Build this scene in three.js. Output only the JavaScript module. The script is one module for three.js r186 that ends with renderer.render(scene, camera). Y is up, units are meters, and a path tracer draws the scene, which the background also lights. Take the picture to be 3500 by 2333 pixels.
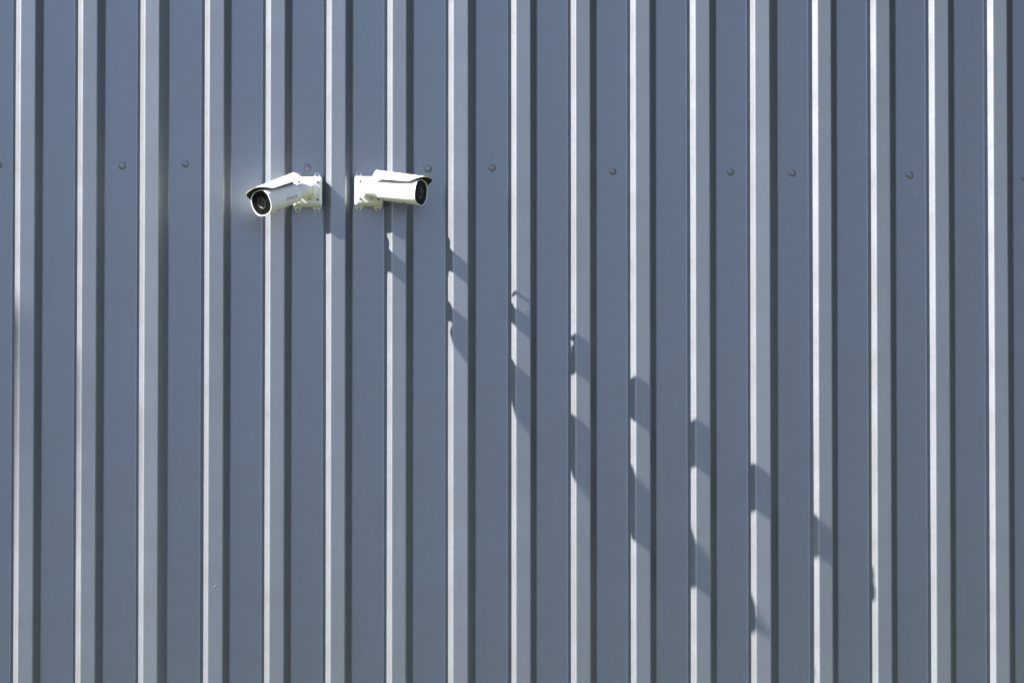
import * as THREE from 'three';
import { mergeGeometries } from 'three/addons/utils/BufferGeometryUtils.js';
import { RoundedBoxGeometry } from 'three/addons/geometries/RoundedBoxGeometry.js';

// ---------------------------------------------------------------- camera, sky, sun, exposure
const scene = new THREE.Scene();
const Y0 = 2.13;                                    // height of the picture's centre on the wall
const camera = new THREE.PerspectiveCamera(10.274, 3500 / 2333, 0.5, 600);
camera.position.set(-1.5705, Y0 - 0.4787, 12.8347);
camera.lookAt(0, Y0, 0);

const renderer = new THREE.WebGLRenderer();
renderer.toneMapping = THREE.LinearToneMapping;
renderer.toneMappingExposure = 6.7;
renderer.shadowMap.enabled = true;

const SUN = new THREE.Vector3(-1, 0.84, 0.139).normalize();
// clear-day sky: deep blue overhead, paler towards the horizon, a soft glow of haze round the sun
{
  const W = 512, H = 256, d = new Float32Array(W * H * 4), dir = new THREE.Vector3();
  for (let j = 0; j < H; j++) for (let i = 0; i < W; i++) {
    const el = ((j + .5) / H - .5) * Math.PI, az = ((i + .5) / W - .5) * 2 * Math.PI;
    dir.set(Math.cos(el) * Math.cos(az), Math.sin(el), Math.cos(el) * Math.sin(az));
    const t = Math.pow(1 - Math.max(0, dir.y), 1.8), c = Math.max(0, dir.dot(SUN));
    const glow = .35 * c ** 3 + .9 * c ** 14 + 2.2 * c ** 60;
    const k = (j * W + i) * 4;
    d[k] = .057 + t * .150 + glow * .11; d[k + 1] = .097 + t * .150 + glow * .112; d[k + 2] = .184 + t * .129 + glow * .115; d[k + 3] = 1;
  }
  const tex = new THREE.DataTexture(d, W, H, THREE.RGBAFormat, THREE.FloatType);
  tex.mapping = THREE.EquirectangularReflectionMapping; tex.magFilter = THREE.LinearFilter; tex.minFilter = THREE.LinearFilter; tex.wrapS = THREE.RepeatWrapping; tex.needsUpdate = true;
  scene.background = tex; scene.environment = tex;
}

const sun = new THREE.DirectionalLight(new THREE.Color(1.0, 0.906, 0.81), 5);
sun.position.copy(SUN).multiplyScalar(40).add(new THREE.Vector3(0, Y0, 0));
sun.target.position.set(0, Y0, 0);
sun.castShadow = true;
sun.shadow.mapSize.set(4096, 4096);
sun.shadow.camera.left = -14; sun.shadow.camera.right = 14; sun.shadow.camera.top = 14; sun.shadow.camera.bottom = -14;
sun.shadow.camera.near = 1; sun.shadow.camera.far = 120;
sun.shadow.radius = 1;
scene.add(sun, sun.target);

// ---------------------------------------------------------------- helpers
let seed = 20240611;
const rnd = () => { seed = (seed * 1664525 + 1013904223) >>> 0; return seed / 4294967296; };
const V = (x, y, z) => new THREE.Vector3(x, y, z);
function mesh(name, geo, mat, parent) {
  const m = new THREE.Mesh(geo, mat);
  m.name = name; m.castShadow = m.receiveShadow = true;
  if (parent) parent.add(m);
  return m;
}
function tag(o, label, category, group) {
  o.userData.label = label; o.userData.category = category;
  if (group) o.userData.group = group;
  return o;
}
function gridGeo(rows, closeU = false, uvScale = 1) {          // rows: array of arrays of Vector3
  const nr = rows.length, nc = rows[0].length, pos = [], uv = [], idx = [];
  for (let r = 0; r < nr; r++) for (let c = 0; c < nc; c++) { const p = rows[r][c]; pos.push(p.x, p.y, p.z); uv.push(c / (nc - 1) * uvScale, r / (nr - 1) * uvScale); }
  for (let r = 0; r < nr - 1; r++) for (let c = 0; c < nc - 1 + (closeU ? 1 : 0); c++) {
    const a = r * nc + c, b = r * nc + (c + 1) % nc, d = (r + 1) * nc + c, e = (r + 1) * nc + (c + 1) % nc;
    idx.push(a, b, e, a, e, d);
  }
  const g = new THREE.BufferGeometry();
  g.setAttribute('position', new THREE.Float32BufferAttribute(pos, 3));
  g.setAttribute('uv', new THREE.Float32BufferAttribute(uv, 2));
  g.setIndex(idx); g.computeVertexNormals();
  return g;
}
function lathe(pts, seg = 40) { return new THREE.LatheGeometry(pts.map(p => new THREE.Vector2(p[0], p[1])), seg); }   // axis y
function valueNoise(n, cells, s0) {                            // tiling smooth noise
  let s = s0 >>> 0; const q = () => { s = (s * 1664525 + 1013904223) >>> 0; return s / 4294967296; };
  const g = new Float32Array(cells * cells).map(() => q()), out = new Float32Array(n * n);
  for (let y = 0; y < n; y++) for (let x = 0; x < n; x++) {
    const fx = x / n * cells, fy = y / n * cells, x0 = Math.floor(fx), y0 = Math.floor(fy);
    let tx = fx - x0, ty = fy - y0; tx = tx * tx * (3 - 2 * tx); ty = ty * ty * (3 - 2 * ty);
    const x1 = (x0 + 1) % cells, y1 = (y0 + 1) % cells;
    out[y * n + x] = (g[y0 * cells + x0] * (1 - tx) + g[y0 * cells + x1] * tx) * (1 - ty) + (g[y1 * cells + x0] * (1 - tx) + g[y1 * cells + x1] * tx) * ty;
  }
  return out;
}
function dataTex(n, fn, srgb) {
  const d = new Uint8Array(n * n * 4);
  for (let i = 0; i < n * n; i++) { const c = fn(i); d[i * 4] = c[0]; d[i * 4 + 1] = c[1]; d[i * 4 + 2] = c[2]; d[i * 4 + 3] = 255; }
  const t = new THREE.DataTexture(d, n, n, THREE.RGBAFormat);
  t.wrapS = t.wrapT = THREE.RepeatWrapping; t.magFilter = THREE.LinearFilter; t.minFilter = THREE.LinearMipmapLinearFilter; t.generateMipmaps = true;
  if (srgb) t.colorSpace = THREE.SRGBColorSpace;
  t.needsUpdate = true; return t;
}

// ---------------------------------------------------------------- materials
const N1 = valueNoise(512, 256, 11), N2 = valueNoise(512, 64, 12), N3 = valueNoise(512, 9, 13), N4 = valueNoise(512, 170, 14);
const mixTone = i => 1 + (N1[i] - .5) * .03 + (N2[i] - .5) * .02 + (N3[i] - .5) * .025;
const sheetColour = [116, 122, 130];
const sheetMap = dataTex(512, i => { const k = mixTone(i), h = (N3[i] - .5) * 1.5; return [sheetColour[0] * k - h, sheetColour[1] * k, sheetColour[2] * k + h].map(v => Math.max(0, Math.min(255, Math.round(v)))); }, true);
const sheetRough = dataTex(512, i => { const v = 103 + (N3[i] - .5) * 8 + (N2[i] - .5) * 6; return [v, v, v]; });
const sheetBump = dataTex(512, i => { const v = 128 + (N4[i] - .5) * 90 + (N1[i] - .5) * 60; return [v, v, v]; });
const M = {
  sheet: new THREE.MeshPhysicalMaterial({ map: sheetMap, roughness: 1.0, roughnessMap: sheetRough, metalness: .72, clearcoat: .5, clearcoatRoughness: .3 }),
  back: new THREE.MeshStandardMaterial({ color: new THREE.Color().setRGB(.3, .3, .3), roughness: .9 }),
  paint: new THREE.MeshPhysicalMaterial({ color: new THREE.Color().setRGB(.62, .635, .62), roughness: .38 }),
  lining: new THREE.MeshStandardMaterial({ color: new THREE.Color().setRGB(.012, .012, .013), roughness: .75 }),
  black: new THREE.MeshPhysicalMaterial({ color: new THREE.Color().setRGB(.004, .004, .0045), roughness: .12, specularIntensity: .35 }),
  ring: new THREE.MeshPhysicalMaterial({ color: new THREE.Color().setRGB(.02, .02, .022), roughness: .25, metalness: .0 }),
  lens: new THREE.MeshPhysicalMaterial({ color: new THREE.Color().setRGB(.008, .009, .008), roughness: .06, ior: 1.5, specularIntensity: .5 }),
  print: new THREE.MeshStandardMaterial({ color: new THREE.Color().setRGB(.02, .05, .17), roughness: .6 }),
  steel: new THREE.MeshStandardMaterial({ color: new THREE.Color().setRGB(.21, .215, .215), roughness: .38, metalness: .85 }),
  screwDark: new THREE.MeshStandardMaterial({ color: new THREE.Color().setRGB(.10, .10, .10), roughness: .4, metalness: .7 }),
  rubber: new THREE.MeshStandardMaterial({ color: new THREE.Color().setRGB(.015, .015, .015), roughness: .8 }),
  scratch: new THREE.MeshStandardMaterial({ color: new THREE.Color().setRGB(.36, .38, .41), roughness: .5 }),
  speck: new THREE.MeshStandardMaterial({ color: new THREE.Color().setRGB(.06, .065, .07), roughness: .8 }),
  caster: new THREE.MeshStandardMaterial({ color: new THREE.Color().setRGB(.3, .31, .32), roughness: .5, metalness: .4 }),  // for the added block that only casts a shadow
  grass: null,
};
const G1 = valueNoise(512, 128, 21), G2 = valueNoise(512, 20, 22);
const grassMap = dataTex(512, i => { const k = .75 + G1[i] * .3 + G2[i] * .25; return [62 * k, 74 * k, 12 * k].map(v => Math.min(255, Math.round(v))); }, true);
grassMap.repeat.set(14, 2);
const asphaltMap = dataTex(512, i => { const k = .8 + G1[i] * .25 + G2[i] * .15 + (N1[i] - .5) * .2; const v = Math.round(38 * k); return [v, v, v + 2]; }, true);
asphaltMap.repeat.set(400, 400);
M.asphalt = new THREE.MeshStandardMaterial({ map: asphaltMap, roughness: .95 });
M.kerb = new THREE.MeshStandardMaterial({ color: new THREE.Color().setRGB(.2, .195, .185), roughness: .9 });
M.grass = new THREE.MeshStandardMaterial({ map: grassMap, roughness: 1 });

// ---------------------------------------------------------------- ground
{
  const g = new THREE.PlaneGeometry(1600, 1600); g.rotateX(-Math.PI / 2); g.translate(0, -.104, 0);
  mesh('asphalt_yard', g, M.asphalt, scene).userData.kind = 'structure';
  const v = new THREE.BoxGeometry(60, .1, 2.6); v.translate(0, -.05, 1.0);            // verge along the foot of the wall
  mesh('grass_verge', v, M.grass, scene).userData.kind = 'structure';
  const k = new THREE.BoxGeometry(60, .104, .12); k.translate(0, -.044, 2.362);
  mesh('kerb', k, M.kerb, scene).userData.kind = 'structure';
}

// ---------------------------------------------------------------- the ribbed metal wall
const D = 0.0346, TOP = 13, BOT = 0.02;
// each rib: foot of the rising flank, crest start, crest end, foot of the falling flank
const RIBS = [
  [-1.6924, -1.6674, -1.6167, -1.591], [-1.4851, -1.4603, -1.41, -1.3833], [-1.2758, -1.2512, -1.2023, -1.1684],
  [-1.0604, -1.0345, -.9835, -.959], [-.853, -.8284, -.7778, -.7526], [-.6468, -.6221, -.5719, -.5464],
  [-.4395, -.4144, -.3651, -.339], [-.2299, -.2061, -.1544, -.1248], [-.0162, .0095, .0603, .0842],
  [.1906, .2152, .2657, .2908], [.3966, .4214, .4724, .4969], [.6038, .6294, .6802, .706],
  [.8139, .8372, .8888, .9211], [1.0288, 1.0568, 1.105, 1.129], [1.2362, 1.2608, 1.3113, 1.3366],
  [1.4421, 1.4671, 1.5184, 1.5437], [1.6496, 1.6754, 1.7257, 1.7516]];
const PANEL = 1.0442;
function rib(i) {
  let k = 0, j = i;
  while (j < 3) { if (j >= 0) break; j += 5; k--; }
  while (j > 16) { j -= 5; k++; }
  return RIBS[j].map(v => v + k * PANEL);
}
const isLap = i => (((i - 2) % 5) + 5) % 5 === 0;
function fillet(poly, r, seg) {            // poly: [x,z][] -> flats and tangent arcs with their normals
  const out = [], n = poly.length;
  const nrm = (a, b) => { const dx = b[0] - a[0], dz = b[1] - a[1], l = Math.hypot(dx, dz); return [-dz / l, dx / l]; };
  const add = (p, q) => out.push([p[0], p[1], q[0], q[1]]);
  add(poly[0], nrm(poly[0], poly[1]));
  for (let i = 1; i < n - 1; i++) {
    const a = poly[i - 1], b = poly[i], c = poly[i + 1], n1 = nrm(a, b), n2 = nrm(b, c);
    const t1 = [n1[1], -n1[0]], t2 = [n2[1], -n2[0]];
    const ang = Math.atan2(t1[0] * t2[1] - t1[1] * t2[0], t1[0] * t2[0] + t1[1] * t2[1]);
    if (Math.abs(ang) < .12) { add(b, [(n1[0] + n2[0]) / 2, (n1[1] + n2[1]) / 2]); continue; }
    const t = (b[1] > .02 ? r * .85 : r) * Math.tan(Math.abs(ang) / 2), rr = t / Math.tan(Math.abs(ang) / 2), sg = Math.sign(ang);
    const p0 = [b[0] - t1[0] * t, b[1] - t1[1] * t], cc = [p0[0] + n1[0] * rr * sg, p0[1] + n1[1] * rr * sg];
    for (let k = 0; k <= seg; k++) {
      const th = ang * k / seg, cs = Math.cos(th), sn = Math.sin(th), q = [n1[0] * cs - n1[1] * sn, n1[0] * sn + n1[1] * cs];
      add([cc[0] - q[0] * rr * sg, cc[1] - q[1] * rr * sg], q);
    }
  }
  add(poly[n - 1], nrm(poly[n - 2], poly[n - 1]));
  return out;
}
const wall = new THREE.Group(); wall.name = 'metal_wall'; wall.position.set(0, 0, 0); scene.add(wall);
tag(wall, 'blue-grey ribbed metal cladding wall behind both cameras', 'wall');
const wob = (x, y) => .0005 * Math.sin(x * 5.1 + y * 3.3) + .0004 * Math.sin(x * 11.7 - y * 2.1 + 1.3) + .0003 * Math.sin(x * 2.9 + y * 6.7 + .6);   // slight waviness of thin sheet
const wobX = (x, y) => (wob(x + .01, y) - wob(x - .01, y)) / .02, wobY = (x, y) => (wob(x, y + .01) - wob(x, y - .01)) / .02;
const ribTilt = {};
for (let i = -60; i < 60; i++) ribTilt[i] = (rnd() - .5) * .0006;
function panel(first) {                    // ribs first .. first+4, the last one laps over the next sheet
  const poly = [], last = first + 4, pr = rib(first - 1), dz = .0035;
  {                                        // tucked under the previous sheet
    const x0 = pr[2], x1 = pr[3], z0 = D + dz;
    poly.push([x0 + (x1 - x0) * .12 - .0012, z0 * .88 - .0012], [x1, 0]);
  }
  for (let i = first; i <= last; i++) {
    const r = rib(i);
    poly.push([r[0], 0], [r[1], D - ribTilt[i]], [r[2], D + ribTilt[i] + (isLap(i) ? dz : 0)]);
    if (i < last) poly.push([r[3], 0]);
    else {
      const f = .46, a = r[2] + (r[3] - r[2]) * f, z = (D + dz) * (1 - f), dx = r[3] - r[2], L = Math.hypot(dx, D + dz), nx = (D + dz) / L, nz = dx / L;
      poly.push([a + nx * .0006, z + nz * .0006]);
    }
  }
  const prof = fillet(poly, .0085, 4);
  {                                        // turned sheet edge at the lap
    const e = prof[prof.length - 1], q = [-e[3], e[2]];
    prof.push([e[0], e[1], -q[0], -q[1]], [e[0] - e[2] * .0014, e[1] - e[3] * .0014, -q[0], -q[1]]);
  }
  const pos = [], nor = [], uv = [], idx = [], ys = [BOT];
  for (let y = .4; y < 4.4; y += .2) ys.push(y);
  ys.push(6, 8, 10, TOP);
  const len = [0]; for (let i = 1; i < prof.length; i++) len.push(len[i - 1] + Math.hypot(prof[i][0] - prof[i - 1][0], prof[i][1] - prof[i - 1][1]));
  const u0 = first * .317, n = prof.length;
  for (const y of ys) for (let i = 0; i < n; i++) {
    const p = prof[i];
    pos.push(p[0], y, p[1] + wob(p[0], y)); nor.push(p[2] - wobX(p[0], y) * p[3], -wobY(p[0], y) * p[3], p[3] + wobX(p[0], y) * p[2]); uv.push((u0 + len[i]) / .62, y / .62 + first * .171);
  }
  for (let r = 0; r < ys.length - 1; r++) for (let i = 0; i < n - 1; i++) { const a = r * n + i, b = a + 1, d = a + n, e = d + 1; idx.push(a, b, e, a, e, d); }
  const g = new THREE.BufferGeometry();
  g.setAttribute('position', new THREE.Float32BufferAttribute(pos, 3));
  g.setAttribute('normal', new THREE.Float32BufferAttribute(nor, 3));
  g.setAttribute('uv', new THREE.Float32BufferAttribute(uv, 2));
  g.setIndex(idx);
  mesh('cladding_panel', g, M.sheet, wall);
}
for (let f = -42; f <= 43; f += 5) panel(f);
{
  const x0 = rib(-43)[3], x1 = rib(47)[3];
  const g = new THREE.BoxGeometry(x1 - x0, TOP, .2); g.translate((x0 + x1) / 2, TOP / 2, -.11);
  mesh('backing_wall', g, M.back, wall);
}

// screws with domed sealing washers, in the valleys
const washerGeo = lathe([[0, .0042], [.0068, .0042], [.0088, .0036], [.0108, .0022], [.0118, .0012], [.0119, .0006], [.0112, .0004]], 28).rotateX(Math.PI / 2);
const sealGeo = lathe([[.0119, 0], [.0122, .0002], [.0122, .0008], [.0116, .0012]], 28).rotateX(Math.PI / 2);
const hexGeo = (() => {
  const s = new THREE.Shape(); for (let k = 0; k < 6; k++) { const a = k * Math.PI / 3; s[k ? 'lineTo' : 'moveTo'](Math.cos(a) * .0056, Math.sin(a) * .0056); } s.closePath();
  return new THREE.ExtrudeGeometry(s, { depth: .0035, bevelEnabled: true, bevelThickness: .0011, bevelSize: .0008, bevelSegments: 2 }).translate(0, 0, .0038);
})();
for (const [x, y] of [[-1.7394, .5843], [-1.3252, .5866], [-1.1131, .5947], [-.6994, .5861], [-.2877, .5867], [-.0685, .592], [.3482, .5838], [.7585, .5859], [.9738, .5846], [1.3879, .5811], [1.7957, .5771]]) {
  const s = new THREE.Group(); s.name = 'screw'; s.position.set(x, Y0 + y, wob(x, Y0 + y) + .0003); wall.add(s);
  s.rotation.set((rnd() - .5) * .12, (rnd() - .5) * .12, 0);
  mesh('seal', sealGeo, M.rubber, s); mesh('washer', washerGeo, M.steel, s);
  const h = mesh('hex_head', hexGeo, M.steel, s); h.rotation.z = rnd() * 2;
}

// ---------------------------------------------------------------- bullet cameras
const MAT = m => m;
function sect(a, b, n, l, count = 56) {
  const row = [];
  for (let k = 0; k < count; k++) {
    const t = k / count * Math.PI * 2, c = Math.cos(t), s = Math.sin(t);
    row.push(V(Math.sign(c) * Math.abs(c) ** (2 / n) * a, Math.sign(s) * Math.abs(s) ** (2 / n) * b, l));
  }
  return row;
}
const BODY = [   // distance from the joint, half width, half height, squareness
  [.052, .020, .018, 2.4], [.0524, .029, .026, 2.8], [.054, .0335, .0300, 3.2], [.057, .0355, .0320, 3.4], [.0668, .0372, .0336, 3.5],
  [.0672, .0366, .0330, 3.5], [.0682, .0366, .0330, 3.5], [.0686, .0374, .0338, 3.5], [.10, .0398, .0358, 3.4], [.14, .0432, .0384, 3.2], [.1715, .0462, .0404, 3.0],
  [.1718, .0459, .0401, 3.0], [.1724, .0459, .0401, 3.0], [.1727, .0464, .0406, 3.0], [.190, .0494, .0424, 2.6], [.1985, .0508, .0435, 2.45], [.2015, .0510, .0437, 2.45], [.2028, .0505, .0432, 2.45], [.2030, .0495, .0422, 2.45],
  [.2026, .0483, .0410, 2.45], [.1990, .0479, .0406, 2.45]];
const bodyAt = l => {
  let i = 0; while (i < BODY.length - 2 && BODY[i + 1][0] < l) i++;
  const A = BODY[i], B = BODY[i + 1], t = (l - A[0]) / (B[0] - A[0]); return [1, 2, 3].map(k => A[k] + (B[k] - A[k]) * t);
};
const bodyX = (l, y) => { const [a, b, n] = bodyAt(l); return a * (1 - Math.abs(y / b) ** n) ** (1 / n); };
const bodyGeo = gridGeo(BODY.map(r => sect(r[1], r[2], r[3], r[0])), true);
const glassGeo = gridGeo([[.2, .0482, .0409], [.1992, .0474, .0401], [.1992, .03, .026], [.1992, .0001, .0001]].map(r => sect(r[1], r[2], 2.45, r[0])), true);
const ringGeo = lathe([[.0150, .1992], [.0215, .1992], [.0212, .2008], [.0200, .2014], [.0182, .2010], [.0165, .1998], [.0160, .1994]], 44).rotateX(Math.PI / 2);
const lensGeo = new THREE.SphereGeometry(.03, 40, 12, 0, Math.PI * 2, 0, .56).translate(0, .1990 - .03 * Math.cos(.56), 0).rotateX(Math.PI / 2);
const neckGeo = lathe([[0, -.004], [.020, -.004], [.0235, -.001], [.0245, .004], [.0245, .046], [.0238, .050], [.0225, .054]], 40).rotateX(Math.PI / 2);
// sun visor: profile across, raked and rounded front edge
const VIS = (() => {
  const spaced = key => new THREE.CatmullRomCurve3(key.map(k => V(k[0], k[1], 0)), false, 'centripetal').getSpacedPoints(14);
  const rear = spaced([[0, 0], [.007, -.0003], [.014, -.0010], [.021, -.0030], [.028, -.0085], [.0345, -.0150], [.041, -.0225], [.046, -.0300], [.0495, -.0375]]);
  const front = spaced([[0, 0], [.012, -.0004], [.024, -.0018], [.034, -.0045], [.0425, -.0090], [.049, -.0145], [.054, -.0200], [.0575, -.0255], [.060, -.0305]]);
  const build = off => {
    const rows = [];
    const R = 22;
    for (let r = 0; r <= R; r++) {
      const row = [];
      for (let c = -14; c <= 14; c++) {
        const j = Math.abs(c), t = j / 14;
        const lf = .170 + .062 * Math.pow(1 - (front[j].x / .0604) ** 2, .62), lr = .032 + .006 * t;
        const e = off ? .0008 : 0;
        const l = lr + e + (lf - lr - 2 * e) * (r / R);
        const f = (l - .03) / .2, at = i => rear[i].clone().lerp(front[i], Math.min(1, f * 1.05));
        const p = at(j), a = at(Math.max(0, j - 1)), b = at(Math.min(14, j + 1)), dx = b.x - a.x, dy = b.y - a.y, q = Math.hypot(dx, dy);
        const nx = -dy / q, ny = dx / q;                    // outward
        const top = .0668 - .0150 * f;
        const x = p.x - nx * off, y = top + p.y - ny * off;
        row.push(V(Math.sign(c) * x * (c === 0 ? 0 : 1), y, l));
      }
      rows.push(row);
    }
    return rows;
  };
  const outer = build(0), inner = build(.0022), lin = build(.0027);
  const rim = [];
  const loop = rows => { const R = rows.length - 1, C = rows[0].length - 1, o = []; for (let c = 0; c <= C; c++) o.push(rows[R][c]); for (let r = R - 1; r >= 0; r--) o.push(rows[r][C]); for (let c = C - 1; c >= 0; c--) o.push(rows[0][c]); for (let r = 1; r < R; r++) o.push(rows[r][0]); return o; };
  const lo = loop(outer), li = loop(inner);
  lo.push(lo[0]); li.push(li[0]);
  const edge = gridGeo([lo, li]);
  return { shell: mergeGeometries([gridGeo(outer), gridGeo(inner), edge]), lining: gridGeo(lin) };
})();
// junction box: lofted rounded rectangle with drafted sides and bevelled front, ears at the corners
function roundRect(w, h, r, z, seg = 6) {
  const row = [];
  for (const [sx, sy, a0] of [[1, 1, 0], [-1, 1, 90], [-1, -1, 180], [1, -1, 270]])
    for (let k = 0; k <= seg; k++) { const a = (a0 + 90 * k / seg) * Math.PI / 180; row.push(V(sx * (w / 2 - r) + Math.cos(a) * r, sy * (h / 2 - r) + Math.sin(a) * r, z)); }
  return row;
}
const boxGeo = gridGeo([[.099, .103, .006, .0006], [.0985, .1025, .006, .003], [.0955, .0985, .007, .036], [.094, .0965, .008, .0385], [.083, .083, .008, .0528], [.0815, .0815, .008, .0540], [.079, .079, .008, .0544], [.04, .04, .008, .0546], [.0004, .0004, .0001, .0546]].map(a => roundRect(...a)), true);
const earShape = (() => {
  const s = new THREE.Shape(); const R = .0062, cy = .0098;
  s.moveTo(-.0160, -.006); s.lineTo(-.0150, 0); s.lineTo(-R * .86, cy + R * .5); s.absarc(0, cy, R, Math.PI - .55, .55, true); s.lineTo(.0150, 0); s.lineTo(.0160, -.006); s.closePath();
  return new THREE.ExtrudeGeometry(s, { depth: .0032, bevelEnabled: true, bevelThickness: .0006, bevelSize: .0006, bevelSegments: 2, curveSegments: 10 }).translate(0, 0, .0012);
})();
const panGeo = lathe([[0, .0028], [.0014, .0028], [.0016, .0016], [.0019, .0028], [.003, .0024], [.0043, .0010], [.0045, 0]], 20).rotateX(Math.PI / 2);
const recessGeo = lathe([[0, .0006], [.0018, .0006], [.0019, .0016], [.0034, .0018], [.0040, .0010], [.0042, -.0004]], 20).rotateX(Math.PI / 2);
const stubGeo = lathe([[.0335, .0540], [.0330, .0565], [.0305, .0590], [.0290, .0620], [.0282, .0720], [.0270, .0820], [.0240, .0900], [.0190, .0955], [.0120, .0985], [.0001, .0995]], 44).rotateX(Math.PI / 2);
const knuckleGeo = lathe([[.0001, -.0170], [.0120, -.0170], [.0155, -.0158], [.0172, -.0130], [.0176, 0], [.0172, .0130], [.0155, .0158], [.0120, .0170], [.0001, .0170]], 36);

function lettering(side, l0, dl, yb, h) {       // strokes laid on the body's flank, reading away from l0
  const w = .00105, P = [];
  const arc = (cx, cy, rx, ry, a0, a1, n = 12) => { const o = []; for (let k = 0; k <= n; k++) { const a = (a0 + (a1 - a0) * k / n) * Math.PI / 180; o.push([cx + rx * Math.cos(a), cy + ry * Math.sin(a)]); } return o; };
  // x advance per letter in units of the letter height
  let x = 0; const L = (adv, ...st) => { for (const s of st) P.push(s.map(p => [p[0] + x, p[1]])); x += adv; };
  L(1.12, arc(.46, .5, .42, .46, 40, 320), [[.9, .98], [.9, .02]]);                    // a
  L(.98, [[0, .96], [.40, .04], [.80, .96]]);                                          // v
  L(.34, [[.06, .96], [.06, .04]]);                                                    // i
  L(1.08, [...arc(.46, .5, .44, .46, 48, 350, 14), [.89, .46], [.52, .46]]);           // g
  L(.34, [[.06, .96], [.06, .04]]);                                                    // i
  L(.74, [[.06, .96], [.06, .06], [.58, .06]]);                                        // l
  L(1.12, arc(.48, .5, .45, .46, 0, 360, 18));                                         // o
  L(.84, [[.06, .04], ...arc(.42, .56, .36, .40, 180, 0, 12), [.78, .04]]);            // n
  const total = x, pos = [], idx = [];
  const put = (px, py) => {
    const l = l0 + (px / total) * dl, y = yb + py * h, X = bodyX(l, y) + .0009;
    pos.push(side * X, y, l); return pos.length / 3 - 1;
  };
  const ws = w * total / Math.abs(dl), wy = w / h;
  for (const s of P) for (let k = 0; k < s.length - 1; k++) {
    const a = s[k], b = s[k + 1], dx = (b[0] - a[0]) / ws, dy = (b[1] - a[1]) / wy, q = Math.hypot(dx, dy) || 1, nx = -dy / q * ws / 2, ny = dx / q * wy / 2, ex = dx / q * ws * .4, ey = dy / q * wy * .4;
    const i = put(a[0] + nx - ex, a[1] + ny - ey); put(a[0] - nx - ex, a[1] - ny - ey); put(b[0] - nx + ex, b[1] - ny + ey); put(b[0] + nx + ex, b[1] + ny + ey);
    idx.push(i, i + 1, i + 2, i, i + 2, i + 3);
  }
  const g = new THREE.BufferGeometry(); g.setAttribute('position', new THREE.Float32BufferAttribute(pos, 3)); g.setIndex(idx); g.computeVertexNormals();
  return g;
}

function bulletCamera({ x, y, s, phi, tau, roll, J, label }) {
  const root = new THREE.Group(); root.name = s < 0 ? 'security_camera' : 'security_camera_001';
  root.position.set(x, Y0 + y, .0004); scene.add(root);
  tag(root, label, 'camera', 'security cameras on the metal wall');
  const box = mesh('junction_box', boxGeo, M.paint, root);
  for (const [ex, ey] of [[-.033, 1], [.033, 1], [-.0325, -1], [.0325, -1]]) {
    const e = mesh('mounting_ear', earShape, M.paint, root); e.position.set(ex, ey * .0512, 0); if (ey < 0) e.rotation.z = Math.PI;
    const sc = mesh('screw', panGeo, M.steel, e); sc.position.set(0, .0098, .005);
  }
  for (const [ex, ey] of [[-.0315, .0305], [.0315, .0305], [-.0315, -.0285], [.0315, -.0285]]) {
    const sc = mesh('cover_screw', recessGeo, M.screwDark, box); sc.position.set(ex, ey, .0547);
  }
  const stub = mesh('swivel_base', stubGeo, M.paint, root); stub.position.set(0, .0015, 0);
  const ls = mesh('lock_screw', recessGeo, M.screwDark, stub); ls.position.set(.003, -.0278, .070); ls.rotation.set(1.15, 0.1, 0);
  // the head, turned about its joint
  const ah = V(s * Math.sin(phi), 0, Math.cos(phi));
  const A = ah.clone().multiplyScalar(Math.cos(tau)).add(V(0, -Math.sin(tau), 0));
  const U = ah.clone().multiplyScalar(Math.sin(tau)).add(V(0, Math.cos(tau), 0));
  U.applyAxisAngle(A, roll);
  const X = new THREE.Vector3().crossVectors(U, A);
  const q = new THREE.Quaternion().setFromRotationMatrix(new THREE.Matrix4().makeBasis(X, U, A));
  const off = V(J[0] - x, J[1] - y, J[2]);
  const head = (name, geo, mat, parent = root) => {
    const m = mesh(name, geo, mat, parent);
    if (parent === root) { m.quaternion.copy(q); m.position.copy(off); }
    return m;
  };
  const kn = mesh('knuckle', knuckleGeo, M.paint, root); kn.position.set(off.x * .55, off.y + .002, J[2] - .014); kn.rotation.set(tau * .6, 0, s * tau * .5);
  head('neck', neckGeo, M.paint);
  const body = head('body', bodyGeo, M.paint);
  const side = s < 0 ? 1 : -1;
  mesh('lettering', s < 0 ? lettering(side, .128, -.052, -.0185, .0082) : lettering(side, .082, .052, -.0185, .0082), M.print, body);
  const bs = mesh('bottom_screw', recessGeo, M.screwDark, body); bs.rotation.x = Math.PI / 2; bs.position.set(side * .012, -.0402, .150);
  head('front_window', glassGeo, M.black);
  const ring = head('lens_ring', ringGeo, M.ring);
  mesh('lens', lensGeo, M.lens, ring);
  const vis = head('sun_visor', VIS.shell, M.paint);
  vis.quaternion.multiply(new THREE.Quaternion().setFromAxisAngle(V(0, 0, 1), roll * .95));     // the visor sits slightly twisted on its clips
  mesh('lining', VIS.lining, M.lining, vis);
  const tabG = new RoundedBoxGeometry(.004, .012, .010, 2, .001); tabG.translate(side * .0415, .034, .070);
  mesh('visor_clip', tabG, M.paint, vis);
  return root;
}
const deg = Math.PI / 180;
bulletCamera({ x: -.7002, y: .5025, s: -1, phi: 53.9 * deg, tau: 15.7 * deg, roll: 11 * deg, J: [-0.7121, 0.5020, 0.1230], label: 'white bullet security camera tilted well downward on its wall box' });
bulletCamera({ x: -.4923, y: .5065, s: 1, phi: 59.5 * deg, tau: 4.6 * deg, roll: -5 * deg, J: [-0.5056, 0.5060, 0.1050], label: 'white bullet security camera held nearly level on its wall box' });

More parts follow.
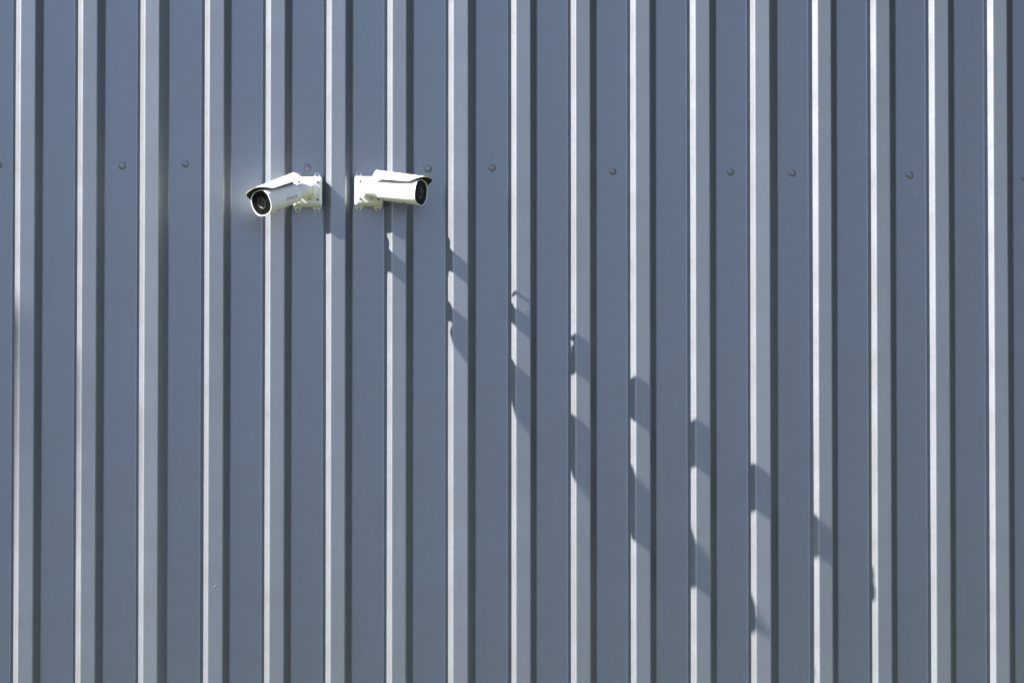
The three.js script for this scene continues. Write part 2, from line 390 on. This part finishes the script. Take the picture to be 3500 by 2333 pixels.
// ---------------------------------------------------------------- marks in the paint: scratches by the screws, a few specks
const scratchGeo = new THREE.BoxGeometry(1, 1, .0002);
for (const [x, y, w, a, z] of [[-1.3495, .5795, .018, -.02, 0], [-.3255, .5848, .011, -.03, 0], [-.0990, .5898, .016, 0, 0], [.9986, .5832, .027, -.03, 0], [.9793, .5197, .011, -.06, 0], [1.4085, .5165, .014, 0, 0], [.3830, .5810, .010, 0, 0], [-1.0095, -.8260, .017, .75, D], [-.1860, .9130, .002, .3, D], [-1.0116, .5630, .0022, 0, D]]) {
  const m = mesh('scratch', scratchGeo, M.scratch, wall); m.position.set(x, Y0 + y, z + wob(x, Y0 + y) + .0006); m.scale.set(w, .0013, 1); m.rotation.z = a;
}
for (const [x, y, r] of [[-.0860, .2327, .0011], [-1.5480, .3520, .0016], [.1850, -.5900, .0012], [-.2720, -.1800, .0012], [.9000, -.5850, .0009], [1.2150, -.8150, .0009], [-1.1460, .2880, .001], [.1690, .4730, .0012]]) {
  const m = mesh('speck', scratchGeo, M.speck, wall); m.position.set(x, Y0 + y, wob(x, Y0 + y) + .0006); m.scale.set(r * 2, r * 1.4, 1);
}

// ---------------------------------------------------------------- unseen block added high on the wall to cast a soft shadow into view
{
  const P = V(-1.675, Y0 - .47, .024).addScaledVector(V(-1, .84, .139), 9.2);        // up the sun's rays from that shadow
  const h = new THREE.Group(); h.name = 'added_shadow_caster'; h.position.set(P.x, P.y, 0); scene.add(h);
  tag(h, 'grey unseen block added high on the ribbed wall to cast a soft shadow', 'shadow_caster');
  const zo = P.z - .005, sh = new THREE.Shape();
  sh.moveTo(.03, -.62); sh.lineTo(zo - .09, -.62); sh.lineTo(zo - .035, -.10); sh.lineTo(zo, .34); sh.lineTo(zo - .03, .37); sh.lineTo(.03, .62); sh.closePath();
  const g = new THREE.ExtrudeGeometry(sh, { depth: .5, bevelEnabled: true, bevelSize: .004, bevelThickness: .004, bevelSegments: 1 }); g.rotateY(-Math.PI / 2); g.translate(.25, 0, 0);
  mesh('caster_body', g, M.caster, h);
  const f = new THREE.BoxGeometry(.62, 1.40, .012); f.translate(0, 0, D + .007); mesh('flange', f, M.caster, h);
}

// ---------------------------------------------------------------- unseen trees added as dark masses for the glossy paint to mirror
M.bark = new THREE.MeshStandardMaterial({ color: new THREE.Color().setRGB(.09, .07, .05), roughness: .95 });
M.leaf = new THREE.MeshStandardMaterial({ color: new THREE.Color().setRGB(.045, .07, .025), roughness: .8, side: THREE.DoubleSide });
function treeParts() {
  const trunk = [], limb = (a, b, r0, r1) => {
    const l = a.distanceTo(b), g = new THREE.CylinderGeometry(r1, r0, l, 9, 1); g.translate(0, l / 2, 0);
    g.applyQuaternion(new THREE.Quaternion().setFromUnitVectors(V(0, 1, 0), b.clone().sub(a).normalize())); g.translate(a.x, a.y, a.z); trunk.push(g);
  };
  limb(V(0, -.1, 0), V(.1, 3.2, .05), .24, .17); limb(V(.1, 3.2, .05), V(0, 6.5, .2), .17, .07);
  const tips = [[0, 7.6, .2, 1.5]];
  for (let k = 0; k < 13; k++) {
    const a = k * 2.4, h = 2.2 + k * .34, r = 1.5 + 1.1 * Math.sin(k * .35 + .6) + rnd() * .5, e = V(Math.cos(a) * r, h + .9 + rnd() * .6, Math.sin(a) * r);
    limb(V(.08, h, .06), e, .08, .025); tips.push([e.x, e.y, e.z, 1.0 + rnd() * .5]);
  }
  const pos = [], idx = [], q = new THREE.Quaternion(), eu = new THREE.Euler(), p = new THREE.Vector3();
  for (const [x, y, z, r] of tips) for (let k = 0; k < 330; k++) {
    do p.set(rnd() * 2 - 1, rnd() * 2 - 1, rnd() * 2 - 1); while (p.lengthSq() > 1);
    p.multiplyScalar(r * (.8 + .4 * rnd())); p.x += x; p.y += y * 1; p.z += z;
    eu.set(rnd() * 6.3, rnd() * 6.3, rnd() * 6.3); q.setFromEuler(eu);
    const w = .09 + rnd() * .06, i0 = pos.length / 3;
    for (const c of [[-1.5, 0], [0, -.75], [1.5, 0], [0, .75]]) { const v = V(c[0] * w, c[1] * w, 0).applyQuaternion(q).add(p); pos.push(v.x, v.y, v.z); }
    idx.push(i0, i0 + 1, i0 + 2, i0, i0 + 2, i0 + 3);
  }
  const crown = new THREE.BufferGeometry(); crown.setAttribute('position', new THREE.Float32BufferAttribute(pos, 3)); crown.setIndex(idx); crown.computeVertexNormals();
  return [mergeGeometries(trunk), crown];
}
{
  const [tg, cg] = treeParts();
  const proto = new THREE.Group(); mesh('trunk', tg, M.bark, proto); mesh('crown', cg, M.leaf, proto);
  const put = (x, z, k, label, group, n) => {
    const t = proto.clone(); t.name = n ? 'added_tree_' + String(n).padStart(3, '0') : 'added_tree'; scene.add(t);
    t.position.set(x, 0, z); t.scale.setScalar(k); t.rotation.y = rnd() * 6.28; tag(t, label, 'tree', group);
  };
  let n = 0;
  for (let k = 0; k < 40; k++) put(-96 + k * 5 + rnd() * 1.6, 135 + rnd() * 10, .8 + rnd() * .35, 'dark broadleaf tree added out of view across the asphalt yard to darken reflections', 'added trees across the yard', n++);  // unseen row, added as a dark band low in the wall's reflections
  for (let k = 0; k < 14; k++) put(9.6 + (k % 3) * 3.0 + rnd() * 1.2, 1.6 + k * .6 + rnd(), 1.5 + rnd() * .6, 'dark broadleaf tree added out of view past the end of the wall to darken rib flanks', 'added trees past the wall', n++);  // unseen grove, added to darken the right-facing flanks
}

renderer.render(scene, camera);
